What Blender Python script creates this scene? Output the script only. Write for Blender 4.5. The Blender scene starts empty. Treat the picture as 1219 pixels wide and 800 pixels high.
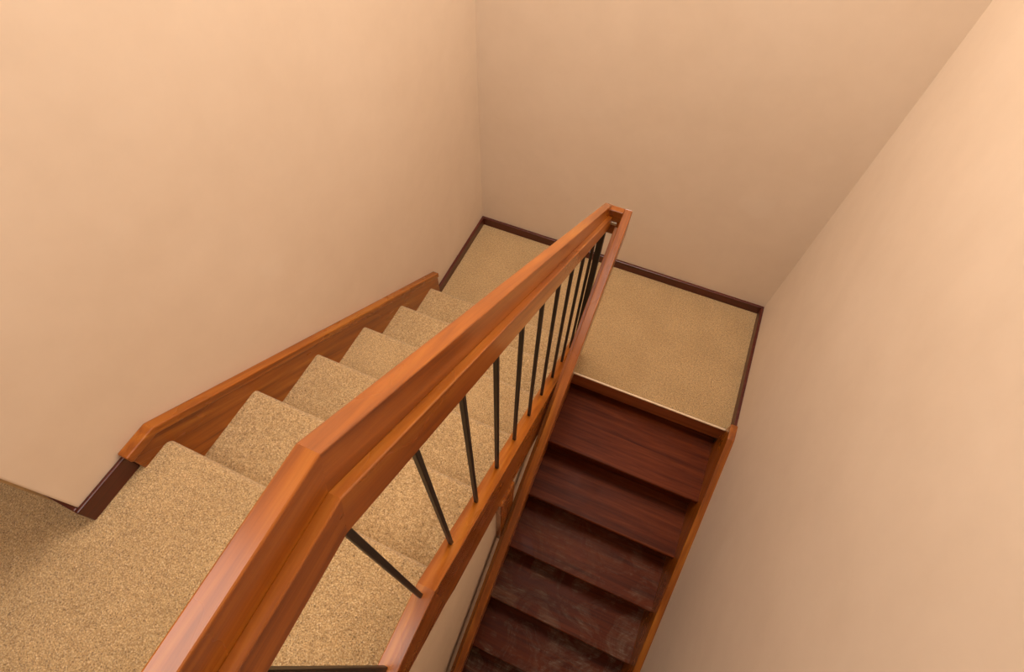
import bpy, bmesh, math, random
from mathutils import Matrix, Vector
random.seed(4)
S = 1.14                      # measured stair units -> metres
scene = bpy.context.scene
col = scene.collection

# ------------------------------------------------------------------ camera
cam_d = bpy.data.cameras.new('camera')
cam = bpy.data.objects.new('camera', cam_d)
col.objects.link(cam)
RIGHT = Vector((0.911920, 0.410336, -0.005172))
UP = Vector((-0.350466, 0.785298, 0.510373))
BACK = Vector((0.213487, -0.463606, 0.859938))
M = Matrix.Identity(4)
for i in range(3):
    M[i][0], M[i][1], M[i][2] = RIGHT[i], UP[i], BACK[i]
M.translation = Vector((1.00086, -1.28182, 2.25264)) * S
cam.matrix_world = M
cam_d.sensor_fit = 'HORIZONTAL'
cam_d.sensor_width = 36.0
cam_d.lens = 620.58 / 1219.0 * 36.0
cam_d.shift_x = 20.12 / 1219.0
cam_d.shift_y = 22.65 / 1219.0
cam_d.clip_start = 0.01
scene.camera = cam

# ------------------------------------------------------------------ light
world = bpy.data.worlds.new('world')
scene.world = world
world.use_nodes = True
bg = world.node_tree.nodes['Background']
bg.inputs['Color'].default_value = (1.0, 0.93, 0.85, 1)
bg.inputs['Strength'].default_value = 0.0


def area(name, loc, rot, sx, sy, power, colour):
    d = bpy.data.lights.new(name, 'AREA')
    d.shape = 'RECTANGLE'
    d.size, d.size_y = sx * S, sy * S
    d.energy = power
    d.color = colour
    o = bpy.data.objects.new(name, d)
    o.location = Vector(loc) * S
    o.rotation_euler = rot
    col.objects.link(o)
    return o


# ceiling light of the upper hall (its sheen lies on the level rail and on the lower rail)
area('hall_ceiling_light_offscreen', (0.36, -1.74, 3.07), (0, 0, 0), 1.2, 0.85, 19, (1.0, 0.96, 0.90))
# overhead light of the stairwell, in its ceiling above the landing
area('stairwell_ceiling_light_offscreen', (0.66, 0.16, 3.38), (0, 0, 0), 1.1, 0.8, 55, (1.0, 0.96, 0.90))

vs = scene.view_settings
vs.view_transform = 'Standard'
vs.look = 'None'
vs.exposure = 0.11
vs.gamma = 1.0
vs.use_curve_mapping = False


# ------------------------------------------------------------------ materials
def lin(c):
    return tuple(((x / 255.0) / 12.92 if x / 255.0 <= 0.04045 else ((x / 255.0 + 0.055) / 1.055) ** 2.4) for x in c) + (1.0,)


class NT:
    def __init__(self, name):
        self.m = bpy.data.materials.new(name)
        self.m.use_nodes = True
        self.t = self.m.node_tree
        self.b = self.t.nodes['Principled BSDF']

    def n(self, typ, **kw):
        nd = self.t.nodes.new(typ)
        for k, v in kw.items():
            if hasattr(nd, k) and k not in nd.inputs:
                setattr(nd, k, v)
            else:
                nd.inputs[k].default_value = v
        return nd

    def l(self, a, b):
        self.t.links.new(a, b)

    def ramp(self, fac, stops):
        r = self.t.nodes.new('ShaderNodeValToRGB')
        e = r.color_ramp.elements
        while len(e) < len(stops):
            e.new(0.5)
        for i, (p, c) in enumerate(stops):
            e[i].position = p
            e[i].color = c
        self.l(fac, r.inputs['Fac'])
        return r.outputs['Color']

    def mix(self, fac, a, b, mode='MIX'):
        m = self.t.nodes.new('ShaderNodeMix')
        m.data_type = 'RGBA'
        m.blend_type = mode
        for sock, val in ((m.inputs[0], fac), (m.inputs[6], a), (m.inputs[7], b)):
            if isinstance(val, (int, float, tuple)):
                sock.default_value = val
            else:
                self.l(val, sock)
        return m.outputs[2]

    def bump(self, h, strength, dist, prev=None):
        b = self.n('ShaderNodeBump', Strength=strength, Distance=dist)
        self.l(h, b.inputs['Height'])
        if prev is not None:
            self.l(prev, b.inputs['Normal'])
        self.l(b.outputs['Normal'], self.b.inputs['Normal'])
        return b.outputs['Normal']


def coords(w, rot=(0, 0, 0), scale=(1, 1, 1)):
    tc = w.n('ShaderNodeTexCoord')
    oi = w.n('ShaderNodeObjectInfo')
    mp = w.n('ShaderNodeMapping')
    mp.inputs['Rotation'].default_value = rot
    mp.inputs['Scale'].default_value = scale
    w.l(tc.outputs['Object'], mp.inputs['Vector'])
    # every piece starts at another spot of the grain
    ml = w.n('ShaderNodeMath', operation='MULTIPLY')
    ml.inputs[1].default_value = 37.0
    w.l(oi.outputs['Random'], ml.inputs[0])
    ad = w.n('ShaderNodeVectorMath', operation='ADD')
    w.l(mp.outputs['Vector'], ad.inputs[0])
    w.l(ml.outputs[0], ad.inputs[1])
    return ad.outputs[0]


_wood = {}


def wood(tone, direction):
    """varnished timber; the grain runs along 'direction' (x, y, z, up or down the pitch)"""
    key = (tone, direction)
    if key in _wood:
        return _wood[key]
    w = NT('wood_%s_%s' % key)
    pa = math.atan(0.6624)
    pb = math.atan(0.70)
    rot = {'y': (0, 0, 0), 'up': (pa, 0, 0), 'down': (-pb, 0, 0), 'x': (0, 0, math.radians(90)), 'z': (math.radians(90), 0, 0)}[direction]
    v = coords(w, rot, (1, 1, 1))
    st = w.n('ShaderNodeMapping')
    st.inputs['Scale'].default_value = (34, 1.6, 34)
    w.l(v, st.inputs['Vector'])
    n1 = w.n('ShaderNodeTexNoise', Scale=1.0, Detail=6.0, Roughness=0.62, Distortion=0.6)
    w.l(st.outputs[0], n1.inputs['Vector'])
    st2 = w.n('ShaderNodeMapping')
    st2.inputs['Scale'].default_value = (190, 7, 190)
    w.l(v, st2.inputs['Vector'])
    n2 = w.n('ShaderNodeTexNoise', Scale=1.0, Detail=3.0, Roughness=0.6)
    w.l(st2.outputs[0], n2.inputs['Vector'])
    st3 = w.n('ShaderNodeMapping')
    st3.inputs['Scale'].default_value = (7, 2.2, 7)
    w.l(v, st3.inputs['Vector'])
    n3 = w.n('ShaderNodeTexNoise', Scale=1.0, Detail=3.0)
    w.l(st3.outputs[0], n3.inputs['Vector'])
    pal = {
        'teak': ((106, 48, 6), (156, 86, 18), (188, 122, 42), 0.28),
        'mahogany': ((60, 16, 7), (80, 25, 11), (98, 35, 17), 0.36),
        'tread': ((60, 22, 6), (97, 41, 14), (124, 60, 26), 0.42),
        'fascia': ((126, 66, 32), (156, 88, 46), (176, 106, 60), 0.4),
    }[tone]
    c = w.ramp(n1.outputs['Fac'], [(0.25, lin(pal[0])), (0.5, lin(pal[1])), (0.78, lin(pal[2]))])
    fine = w.ramp(n2.outputs['Fac'], [(0.35, (0.72, 0.66, 0.6, 1)), (0.6, (1, 1, 1, 1))])
    c = w.mix(0.35, c, fine, 'MULTIPLY')
    big = w.ramp(n3.outputs['Fac'], [(0.3, (0.78, 0.7, 0.62, 1)), (0.7, (1.12, 1.08, 1.05, 1))])
    c = w.mix(0.7, c, big, 'MULTIPLY')
    rough = pal[3]
    if tone == 'tread':
        # scuffed varnish: greyish rubbed patches and scratches along the board
        n4 = w.n('ShaderNodeTexNoise', Scale=5.0, Detail=8.0, Roughness=0.7, Distortion=1.2)
        w.l(v, n4.inputs['Vector'])
        sc = w.ramp(n4.outputs['Fac'], [(0.46, (0, 0, 0, 1)), (0.66, (1, 1, 1, 1))])
        st4 = w.n('ShaderNodeMapping')
        st4.inputs['Scale'].default_value = (90, 10, 90)
        st4.inputs['Rotation'].default_value = (0, 0, 0.35)
        w.l(v, st4.inputs['Vector'])
        n5 = w.n('ShaderNodeTexNoise', Scale=1.0, Detail=4.0, Roughness=0.7)
        w.l(st4.outputs[0], n5.inputs['Vector'])
        ln = w.ramp(n5.outputs['Fac'], [(0.5, (0.25, 0.25, 0.25, 1)), (0.75, (1, 1, 1, 1))])
        att = w.n('ShaderNodeAttribute', attribute_type='OBJECT', attribute_name='wear')
        f = w.mix(1.0, sc, ln, 'MULTIPLY')
        f = w.mix(1.0, f, att.outputs['Fac'], 'MULTIPLY')
        c = w.mix(f, c, lin((166, 146, 124)))
        rr = w.ramp(n4.outputs['Fac'], [(0.3, (0.34,) * 3 + (1,)), (0.7, (0.58,) * 3 + (1,))])
        w.l(rr, w.b.inputs['Roughness'])
        w.b.inputs['Specular IOR Level'].default_value = 0.12
    else:
        rr = w.ramp(n3.outputs['Fac'], [(0.25, (rough - 0.06,) * 3 + (1,)), (0.75, (rough + 0.1,) * 3 + (1,))])
        w.l(rr, w.b.inputs['Roughness'])
        w.b.inputs['Coat Weight'].default_value = 0.25
        w.b.inputs['Coat Roughness'].default_value = 0.16
    w.l(c, w.b.inputs['Base Color'])
    w.bump(n2.outputs['Fac'], 0.12, 0.0012)
    _wood[key] = w.m
    return w.m


def plaster():
    w = NT('peach_plaster')
    tc = w.n('ShaderNodeTexCoord')
    n1 = w.n('ShaderNodeTexNoise', Scale=1.6, Detail=4.0, Roughness=0.55)
    w.l(tc.outputs['Object'], n1.inputs['Vector'])
    n2 = w.n('ShaderNodeTexNoise', Scale=9.0, Detail=5.0, Roughness=0.6)
    w.l(tc.outputs['Object'], n2.inputs['Vector'])
    c = w.ramp(n1.outputs['Fac'], [(0.3, lin((229, 208, 185))), (0.7, lin((234, 214, 192)))])
    f = w.ramp(n2.outputs['Fac'], [(0.3, (0.965, 0.96, 0.955, 1)), (0.7, (1, 1, 1, 1))])
    c = w.mix(1.0, c, f, 'MULTIPLY')
    # a few pale patched spots
    n3 = w.n('ShaderNodeTexNoise', Scale=3.4, Detail=2.0)
    w.l(tc.outputs['Object'], n3.inputs['Vector'])
    pf = w.ramp(n3.outputs['Fac'], [(0.66, (0, 0, 0, 1)), (0.72, (0.35, 0.35, 0.35, 1))])
    c = w.mix(pf, c, lin((234, 216, 196)))
    w.l(c, w.b.inputs['Base Color'])
    w.b.inputs['Roughness'].default_value = 0.62
    w.b.inputs['Specular IOR Level'].default_value = 0.3
    n4 = w.n('ShaderNodeTexNoise', Scale=4.0, Detail=6.0, Roughness=0.5)
    w.l(tc.outputs['Object'], n4.inputs['Vector'])
    w.bump(n4.outputs['Fac'], 0.12, 0.02)
    return w.m


def carpet():
    w = NT('beige_carpet')
    tc = w.n('ShaderNodeTexCoord')
    vo = w.n('ShaderNodeTexVoronoi', Scale=300.0)
    w.l(tc.outputs['Object'], vo.inputs['Vector'])
    n1 = w.n('ShaderNodeTexNoise', Scale=240.0, Detail=3.0, Roughness=0.7)
    w.l(tc.outputs['Object'], n1.inputs['Vector'])
    n2 = w.n('ShaderNodeTexNoise', Scale=6.0, Detail=3.0)
    w.l(tc.outputs['Object'], n2.inputs['Vector'])
    c = w.ramp(n1.outputs['Fac'], [(0.30, lin((96, 72, 42))), (0.43, lin((186, 148, 98))), (0.56, lin((207, 170, 119))), (0.70, lin((240, 216, 172)))])
    n5 = w.n('ShaderNodeTexNoise', Scale=95.0, Detail=2.0, Roughness=0.6)
    w.l(tc.outputs['Object'], n5.inputs['Vector'])
    cl = w.ramp(n5.outputs['Fac'], [(0.32, (0.68, 0.64, 0.58, 1)), (0.5, (0.98, 0.98, 0.98, 1)), (0.68, (1.14, 1.14, 1.13, 1))])
    c = w.mix(0.6, c, cl, 'MULTIPLY')
    big = w.ramp(n2.outputs['Fac'], [(0.3, (0.93, 0.92, 0.9, 1)), (0.7, (1.04, 1.04, 1.04, 1))])
    c = w.mix(1.0, c, big, 'MULTIPLY')
    w.l(c, w.b.inputs['Base Color'])
    w.b.inputs['Roughness'].default_value = 1.0
    w.b.inputs['Specular IOR Level'].default_value = 0.05
    w.b.inputs['Sheen Weight'].default_value = 0.25
    p = w.bump(n1.outputs['Fac'], 0.9, 0.006)
    w.bump(vo.outputs['Distance'], 0.5, 0.004, p)
    return w.m


def plain(name, rgb, rough=0.5, metal=0.0, noise=0.06):
    w = NT(name)
    tc = w.n('ShaderNodeTexCoord')
    n = w.n('ShaderNodeTexNoise', Scale=40.0, Detail=4.0)
    w.l(tc.outputs['Object'], n.inputs['Vector'])
    a = lin(rgb)
    lo = tuple(x * (1 - noise * 3) for x in a[:3]) + (1,)
    c = w.ramp(n.outputs['Fac'], [(0.3, lo), (0.7, a)])
    w.l(c, w.b.inputs['Base Color'])
    w.b.inputs['Roughness'].default_value = rough
    w.b.inputs['Metallic'].default_value = metal
    return w.m


PLASTER = plaster()
CARPET = carpet()
IRON = plain('black_iron', (30, 21, 14), 0.45, 0.2)
BRASS = plain('pale_metal_edging', (240, 214, 178), 0.35, 0.3)
STEEL = plain('steel_plate', (215, 205, 180), 0.3, 0.9)
WHITE = plain('ceiling_paint', (240, 232, 220), 0.8)
BOARD = plain('bare_floor_boards', (196, 150, 110), 0.7)
CASING = plain('cream_casing_paint', (205, 168, 120), 0.5)


# ------------------------------------------------------------------ mesh helpers
def obj(name, verts, faces, mat, parent=None, bevel=0.0, seg=2, smooth=False, mitre=None):
    me = bpy.data.meshes.new(name)
    me.from_pydata([Vector(v) * S for v in verts], [], faces)
    bm = bmesh.new()
    bm.from_mesh(me)
    bmesh.ops.recalc_face_normals(bm, faces=bm.faces)
    if bevel:
        es = [e for e in bm.edges if len(e.link_faces) == 2 and e.calc_face_angle(0) > 0.25
              and not (mitre and all(any(abs(v.co.y - my * S) + abs(v.co.z - mz * S) < 1e-4 for my, mz in mitre) for v in e.verts))]
        bmesh.ops.bevel(bm, geom=es, offset=bevel * S, segments=seg, profile=0.5, affect='EDGES', clamp_overlap=True)
    bm.to_mesh(me)
    bm.free()
    me.materials.append(mat)
    if smooth:
        for p in me.polygons:
            p.use_smooth = True
    o = bpy.data.objects.new(name, me)
    col.objects.link(o)
    if parent:
        o.parent = parent
        o.matrix_parent_inverse = parent.matrix_world.inverted()
    return o


def empty(name, loc):
    o = bpy.data.objects.new(name, None)
    o.empty_display_size = 0.1
    col.objects.link(o)
    o.location = Vector(loc) * S
    bpy.context.view_layer.update()
    return o


def tag(o, label=None, cat=None, group=None, kind=None):
    for k, v in (('label', label), ('category', cat), ('group', group), ('kind', kind)):
        if v:
            o[k] = v
    return o


def box(name, x0, x1, y0, y1, z0, z1, mat, parent=None, bevel=0.0, seg=2):
    v = [(x, y, z) for x in (x0, x1) for y in (y0, y1) for z in (z0, z1)]
    f = [(0, 1, 3, 2), (4, 6, 7, 5), (0, 4, 5, 1), (2, 3, 7, 6), (0, 2, 6, 4), (1, 5, 7, 3)]
    return obj(name, v, f, mat, parent, bevel, seg)


def prism(name, poly, x0, x1, mat, parent=None, bevel=0.0, seg=2, smooth=False, mitre=None):
    """a (y, z) outline given a thickness in x"""
    n = len(poly)
    v = [(x0, y, z) for y, z in poly] + [(x1, y, z) for y, z in poly]
    f = [tuple(range(n)), tuple(range(2 * n - 1, n - 1, -1))]
    f += [(i, (i + 1) % n, n + (i + 1) % n, n + i) for i in range(n)]
    return obj(name, v, f, mat, parent, bevel, seg, smooth, mitre)


def post(name, x, y, z0, z1, half, mat, parent, ztop_slope=0.0):
    """square bar, its ends cut to the pitch"""
    v = []
    for z, s in ((z0, ztop_slope), (z1, ztop_slope)):
        for dx, dy in ((-1, -1), (1, -1), (1, 1), (-1, 1)):
            v.append((x + dx * half, y + dy * half, z - s * dy * half))
    f = [(0, 1, 2, 3), (7, 6, 5, 4), (0, 4, 5, 1), (1, 5, 6, 2), (2, 6, 7, 3), (3, 7, 4, 0)]
    return obj(name, v, f, mat, parent, 0.0012, 1)


# ------------------------------------------------------------------ measures
W, D = 1.609, 0.737                 # landing width and depth
R1, G1 = 0.1656, 0.25               # upper flight
P1 = R1 / G1
Y1 = 0.0786
R2, G2 = 0.172, 0.2355              # lower flight
P2 = R2 / G2
YM = -0.316
ZU = 6 * R1                         # upper floor
YE = Y1 - 5 * G1                    # its edge
ZC, ZB = 3.40, -1.376               # ceiling, lower floor
YR = -3.2
ZH_C = 3.1                          # ceiling of the upper hall; the stairwell goes higher


def nl(y):                          # line over the nosings of the upper flight
    return R1 + (Y1 - y) * P1


def nl2(y):                         # the same for the lower flight
    return -R2 + (y - YM) * P2


# ------------------------------------------------------------------ the setting
def struct(o):
    o['kind'] = 'structure'
    return o


struct(box('wall_left', -0.14, 0.0, -1.395, D + 0.14, ZB, ZC, PLASTER, bevel=0.004))
struct(box('wall_hall', -1.6, -0.14, -1.395, -1.255, ZB, ZH_C + 0.1, PLASTER))
struct(box('wall_back', 0.0, W, D, D + 0.14, ZB, ZC, PLASTER))
struct(box('wall_right', W, W + 0.14, YR, D + 0.14, ZB, ZC, PLASTER))
struct(box('wall_far_left', -1.74, -1.6, YR, -1.255, ZB, ZH_C + 0.1, PLASTER))
struct(box('wall_rear', -1.6, W, YR - 0.14, YR, ZB, ZH_C + 0.1, PLASTER))
struct(box('ceiling', -1.74, W + 0.14, -1.30, D + 0.14, ZC, ZC + 0.12, WHITE))
struct(box('ceiling_hall', -1.74, W + 0.14, YR - 0.14, -1.30, ZH_C, ZH_C + 0.12, WHITE))
struct(box('wall_shaft', 0.0, W, -1.42, -1.30, ZH_C, ZC, PLASTER))
struct(box('floor_lower', -1.74, W + 0.14, YR - 0.14, D + 0.14, ZB - 0.12, ZB, BOARD))

# partition under the outer string of the upper flight
XP = 0.822
struct(prism('wall_centre', [(-0.02, nl(-0.02) - 0.185), (-1.20, nl(-1.20) - 0.175), (-1.30, 0.962), (YR, 0.962), (YR, ZB), (-0.02, ZB)],
             0.798, XP, PLASTER))

# upper floor, carpeted, with a rolled edge at the head of the stair
rad = 0.022
edge = [(YE - rad + rad * math.sin(a), ZU - rad + rad * math.cos(a)) for a in [i * math.pi / 16 for i in range(9)]]
fl = prism('floor', [(YR, ZU)] + edge + [(YE - 0.005, ZU - 0.16), (YR, ZU - 0.16)], 0.0, 0.80, CARPET)
struct(fl)
struct(box('floor_hall', -1.6, 0.0, YR, -1.395, ZU - 0.16, ZU, CARPET))

# skirtings
def skirting(name, x0, x1, y0, y1, z, h):
    return struct(box(name, x0, x1, y0, y1, z, z + h, wood('mahogany', 'x' if x1 - x0 > y1 - y0 else 'y'), bevel=0.003))


HB, TB = 0.053, 0.0146
skirting('baseboard_back', 0.0, W, D - TB, D, 0.0, HB)
skirting('baseboard_left', 0.0, TB, 0.14, D - TB, 0.0, HB)
skirting('baseboard_right', W - TB, W, -0.005, D - TB, 0.0, HB)
skirting('baseboard_hall', 0.0, 0.011, -1.406, -1.258, ZU, 0.064)
skirting('baseboard_return', -0.125, 0.0, -1.406, -1.395, ZU, 0.064)
tr = struct(empty('trim_1', (-0.165, -1.405, ZU)))
box('casing_board', -0.205, -0.125, -1.415, -1.395, ZU, ZH_C - 0.2, CASING, tr, 0.003)
box('casing_bead', -0.215, -0.195, -1.422, -1.395, ZU, ZH_C - 0.2, CASING, tr, 0.004)

# ------------------------------------------------------------------ carpeted landing
land = tag(empty('stair_landing', (0.8, 0.37, -0.15)), 'square half landing covered in beige carpet between the two flights', 'landing')
box('carpet', 0.0, W, 0.006, D, -0.012, 0.0, CARPET, land)
box('deck', 0.0, W, 0.062, D, -0.15, -0.012, wood('tread', 'x'), land)
o = box('fascia', 0.822, W - 0.02, -0.004, 0.02, -0.104, -0.004, wood('fascia', 'x'), land, 0.003)
o['wear'] = 0.2
o = box('edge_strip', 0.824, W - 0.03, -0.006, 0.004, -0.006, 0.0025, BRASS, land, 0.0015, 1)
tag(o, 'pale metal carpet edging strip')

# ------------------------------------------------------------------ upper flight
up = tag(empty('carpeted_staircase', (0.4, 0.1, 0.0)), 'beige carpeted stair flight rising from the half landing to the upper hall', 'staircase')
XS0, XS1 = 0.793, 0.834
TSW = 0.030
for k in range(5):
    y, z = Y1 - k * G1, (k + 1) * R1
    nose = [(y - rad + rad * math.sin(a), z - rad + rad * math.cos(a)) for a in [i * math.pi / 16 for i in range(9)]]
    nose += [(y - rad + rad * math.sin(a), z - rad + rad * math.cos(a)) for a in [math.pi / 2 + i * math.pi / 8 for i in range(1, 4)]]
    pts = [(y - G1 - 0.015, z)] + nose + [(y - 0.02, z - 0.05), (y - 0.022, z - R1 - 0.002), (y - G1 - 0.015, z - R1 - 0.002)]
    prism('tread', pts, TSW - 0.004, XS0 + 0.004, CARPET, up)
ZH = 1.074
# wall string with its capping
HS = 0.078
ykw = Y1 - (ZH - R1 - HS) / P1
prism('wall_string', [(0.146, nl(0.146) + HS - 0.02), (ykw, ZH - 0.02), (-1.258, ZH - 0.02), (-1.258, ZU - 0.03), (YE - 0.03, ZU - 0.16), (0.0, -0.0), (0.146, 0.0)],
      0.0, TSW - 0.004, wood('teak', 'up'), up, 0.002, 1)
prism('string_cap', [(0.150, nl(0.150) + HS), (ykw, ZH), (-1.262, ZH), (-1.262, ZH - 0.026), (ykw - 0.005, ZH - 0.026), (0.150, nl(0.150) + HS - 0.03)],
      0.0, TSW + 0.002, wood('teak', 'up'), up, 0.004)
# outer string: sloping board and level board along the hall
HO = 0.085
ZL = 1.110
yko = Y1 - (ZL - R1 - HO) / P1
CP = 0.010
k1, k0 = (yko, ZL - CP), (yko, nl(yko) - 0.17)
sa = prism('outer_string', [(0.115, nl(0.115) + HO - CP), k1, k0, (yko + 0.04, nl(yko + 0.04) - 0.188), (0.115, max(-0.02, nl(0.115) - 0.19))],
           XS0, XS1 - 0.001, wood('teak', 'up'), up, 0.002, mitre=(k0, k1))
sb = prism('outer_string', [k1, (YR + 0.02, ZL - CP), (YR + 0.02, ZL - 0.14), (-1.40, ZL - 0.14), k0],
           XS0, XS1 - 0.001, wood('teak', 'y'), up, 0.002, mitre=(k0, k1))
k2 = (yko, ZL)
prism('string_capping', [(0.115, nl(0.115) + HO), k2, k1, (0.115, nl(0.115) + HO - CP)], XS0, XS1, wood('teak', 'up'), sa, 0.0018, mitre=(k1, k2))
prism('string_capping', [k2, (YR + 0.02, ZL), (YR + 0.02, ZL - CP), k1], XS0, XS1, wood('teak', 'y'), sb, 0.0018, mitre=(k1, k2))
# plastered underside
prism('soffit', [(0.05, -0.06), (YE - 0.05, ZU - 0.22), (YE - 0.05, ZU - 0.26), (0.05, -0.10)], 0.0, 0.74, PLASTER, up)

# ------------------------------------------------------------------ lower flight
lo = tag(empty('wooden_staircase', (1.2, -1.2, ZB)), 'dark bare wooden stair flight going down from the half landing', 'staircase')
XL0, XL1 = XP, 1.579
for k in range(7):
    y, z = YM - k * G2, -(k + 1) * R2
    back = 0.06 if k == 0 else y + G2 + 0.050
    t = box('tread', XL0 + 0.004, XL1 + 0.005, y, back, z - 0.026, z, wood('tread', 'x'), lo, 0.006, 3)
    t['wear'] = (0.03, 0.05, 0.35, 0.8, 1.1, 1.1, 1.1)[k]
    r = box('riser', XL0 + 0.004, XL1 + 0.005, y + 0.040, y + 0.054, max(z - R2, ZB), z - 0.02, wood('tread', 'x'), lo)
r = box('riser', XL0 + 0.004, XL1 + 0.005, 0.045, 0.060, -R2, -0.02, wood('tread', 'x'), lo)
yend = YM - 7 * G2 - 0.05
prism('wall_string', [(0.0, 0.070), (-0.075, 0.066), (-1.041, -0.560), (yend, -0.560 + (yend + 1.041) * 0.66), (yend, ZB), (yend + 0.25, ZB), (0.0, -0.25)],
      XL1, W, wood('teak', 'down'), lo, 0.003)
prism('inner_string', [(-0.01, nl2(-0.01) + 0.02), (yend, nl2(yend) + 0.05), (yend, ZB), (yend + 0.25, ZB), (-0.01, -0.25)],
      XP, XP + 0.016, wood('teak', 'down'), lo, 0.002, 1)

# ------------------------------------------------------------------ upper balustrade
bal = tag(empty('stair_balustrade', (0.81, 0.07, 0.0)), 'varnished wooden handrail on slim black iron balusters along the carpeted flight', 'railing')
XM0, XM1, XQ = 0.785, 0.809, 0.823
ZT = 1.848
ykr = -1.207
HT = ZT - nl(ykr)
yE = 0.092


def rail(dz0, dz1, x0, x1, parents, name):
    """one board of the handrail: the sloping length and the level length, mitred at the knee"""
    h0 = nl(yE) + HT + 0.012
    k1, k0 = (ykr + 0.3 * dz1, ZT + dz1), (ykr + 0.3 * dz0, ZT + dz0)
    a = prism(name, [(yE, h0 + dz1 * 0.8), k1, k0, (yE, h0 + dz0 * 0.8)], x0, x1, wood('teak', 'up'), parents[0], 0.0018, mitre=(k0, k1))
    b = prism(name, [k1, (YR + 0.3, ZT + dz1), (YR + 0.3, ZT + dz0), k0], x0, x1, wood('teak', 'y'), parents[1], 0.0018, mitre=(k0, k1))
    return a, b


ra, rb = rail(-0.118, 0.0, XM0, XM1, (bal, bal), 'handrail')
rail(-0.118, -0.056, XM1 - 0.001, XQ, (ra, rb), 'side_strip')
PB, YB = 0.1257, -0.232
XB = 0.809
for k in range(-1, 9):
    y = YB - PB * k
    zb = nl(y) + HO
    zt = min(nl(y) + HT, ZT) - 0.085
    post('baluster', XB, y, zb - 0.02, zt, 0.0048, IRON, bal, P1)
y = -1.376
while y > YR + 0.4:
    post('baluster', XB, y, ZL - 0.02, ZT - 0.10, 0.0048, IRON, bal)
    y -= PB
post('newel_post', 0.803, 0.06, 0.0, 0.955, 0.011, IRON, bal)
zend = nl(yE) + HT + 0.012
eb = box('end_board', XM1 - 0.002, 0.854, yE - 0.022, yE - 0.002, zend - 0.108, zend - 0.006, wood('teak', 'x'), bal, 0.001, 1)
box('board_cap', XM1 - 0.002, 0.854, yE - 0.024, yE, zend - 0.008, zend - 0.001, wood('teak', 'x'), eb, 0.0015, 1)
sp = box('fixing_plate', 0.822, 0.842, yE - 0.027, yE - 0.021, zend - 0.062, zend - 0.050, STEEL, eb, 0.001, 1)
tag(sp, 'small shiny metal fixing plate')

# ------------------------------------------------------------------ lower handrail
lr = tag(empty('lower_handrail', (0.86, -0.95, 0.2)), 'narrow wooden handrail sloping down beside the dark wooden steps', 'handrail')
XH0, XH1, XHL = 0.852, 0.880, 0.838
yl0, yl1 = yE, -2.0
z0, z1 = zend, nl2(-1.0) + 0.86
sl = (z0 - z1) / (yl0 + 1.0)
zl1 = z0 - sl * (yl0 - yl1)
rl = prism('rail_board', [(yl0, z0), (yl1, zl1), (yl1, zl1 - 0.115), (yl0, z0 - 0.115)], XH0, XH1, wood('teak', 'down'), lr, 0.0025)
prism('side_strip', [(yl0 - 0.004, z0 - 0.058), (yl1, zl1 - 0.055), (yl1, zl1 - 0.115), (yl0 - 0.004, z0 - 0.118)], XHL, XH0 + 0.001, wood('teak', 'down'), rl, 0.002)
# a short wooden hanger ties the rail to the string above it
prism('hanger_block', [(-0.79, nl(-0.79) - 0.17), (-0.90, nl(-0.90) - 0.17), (-0.90, z0 - sl * (yl0 + 0.90) - 0.10), (-0.79, z0 - sl * (yl0 + 0.79) - 0.10)],
      XP - 0.003, XHL + 0.003, wood('teak', 'z'), lr, 0.002, 1)
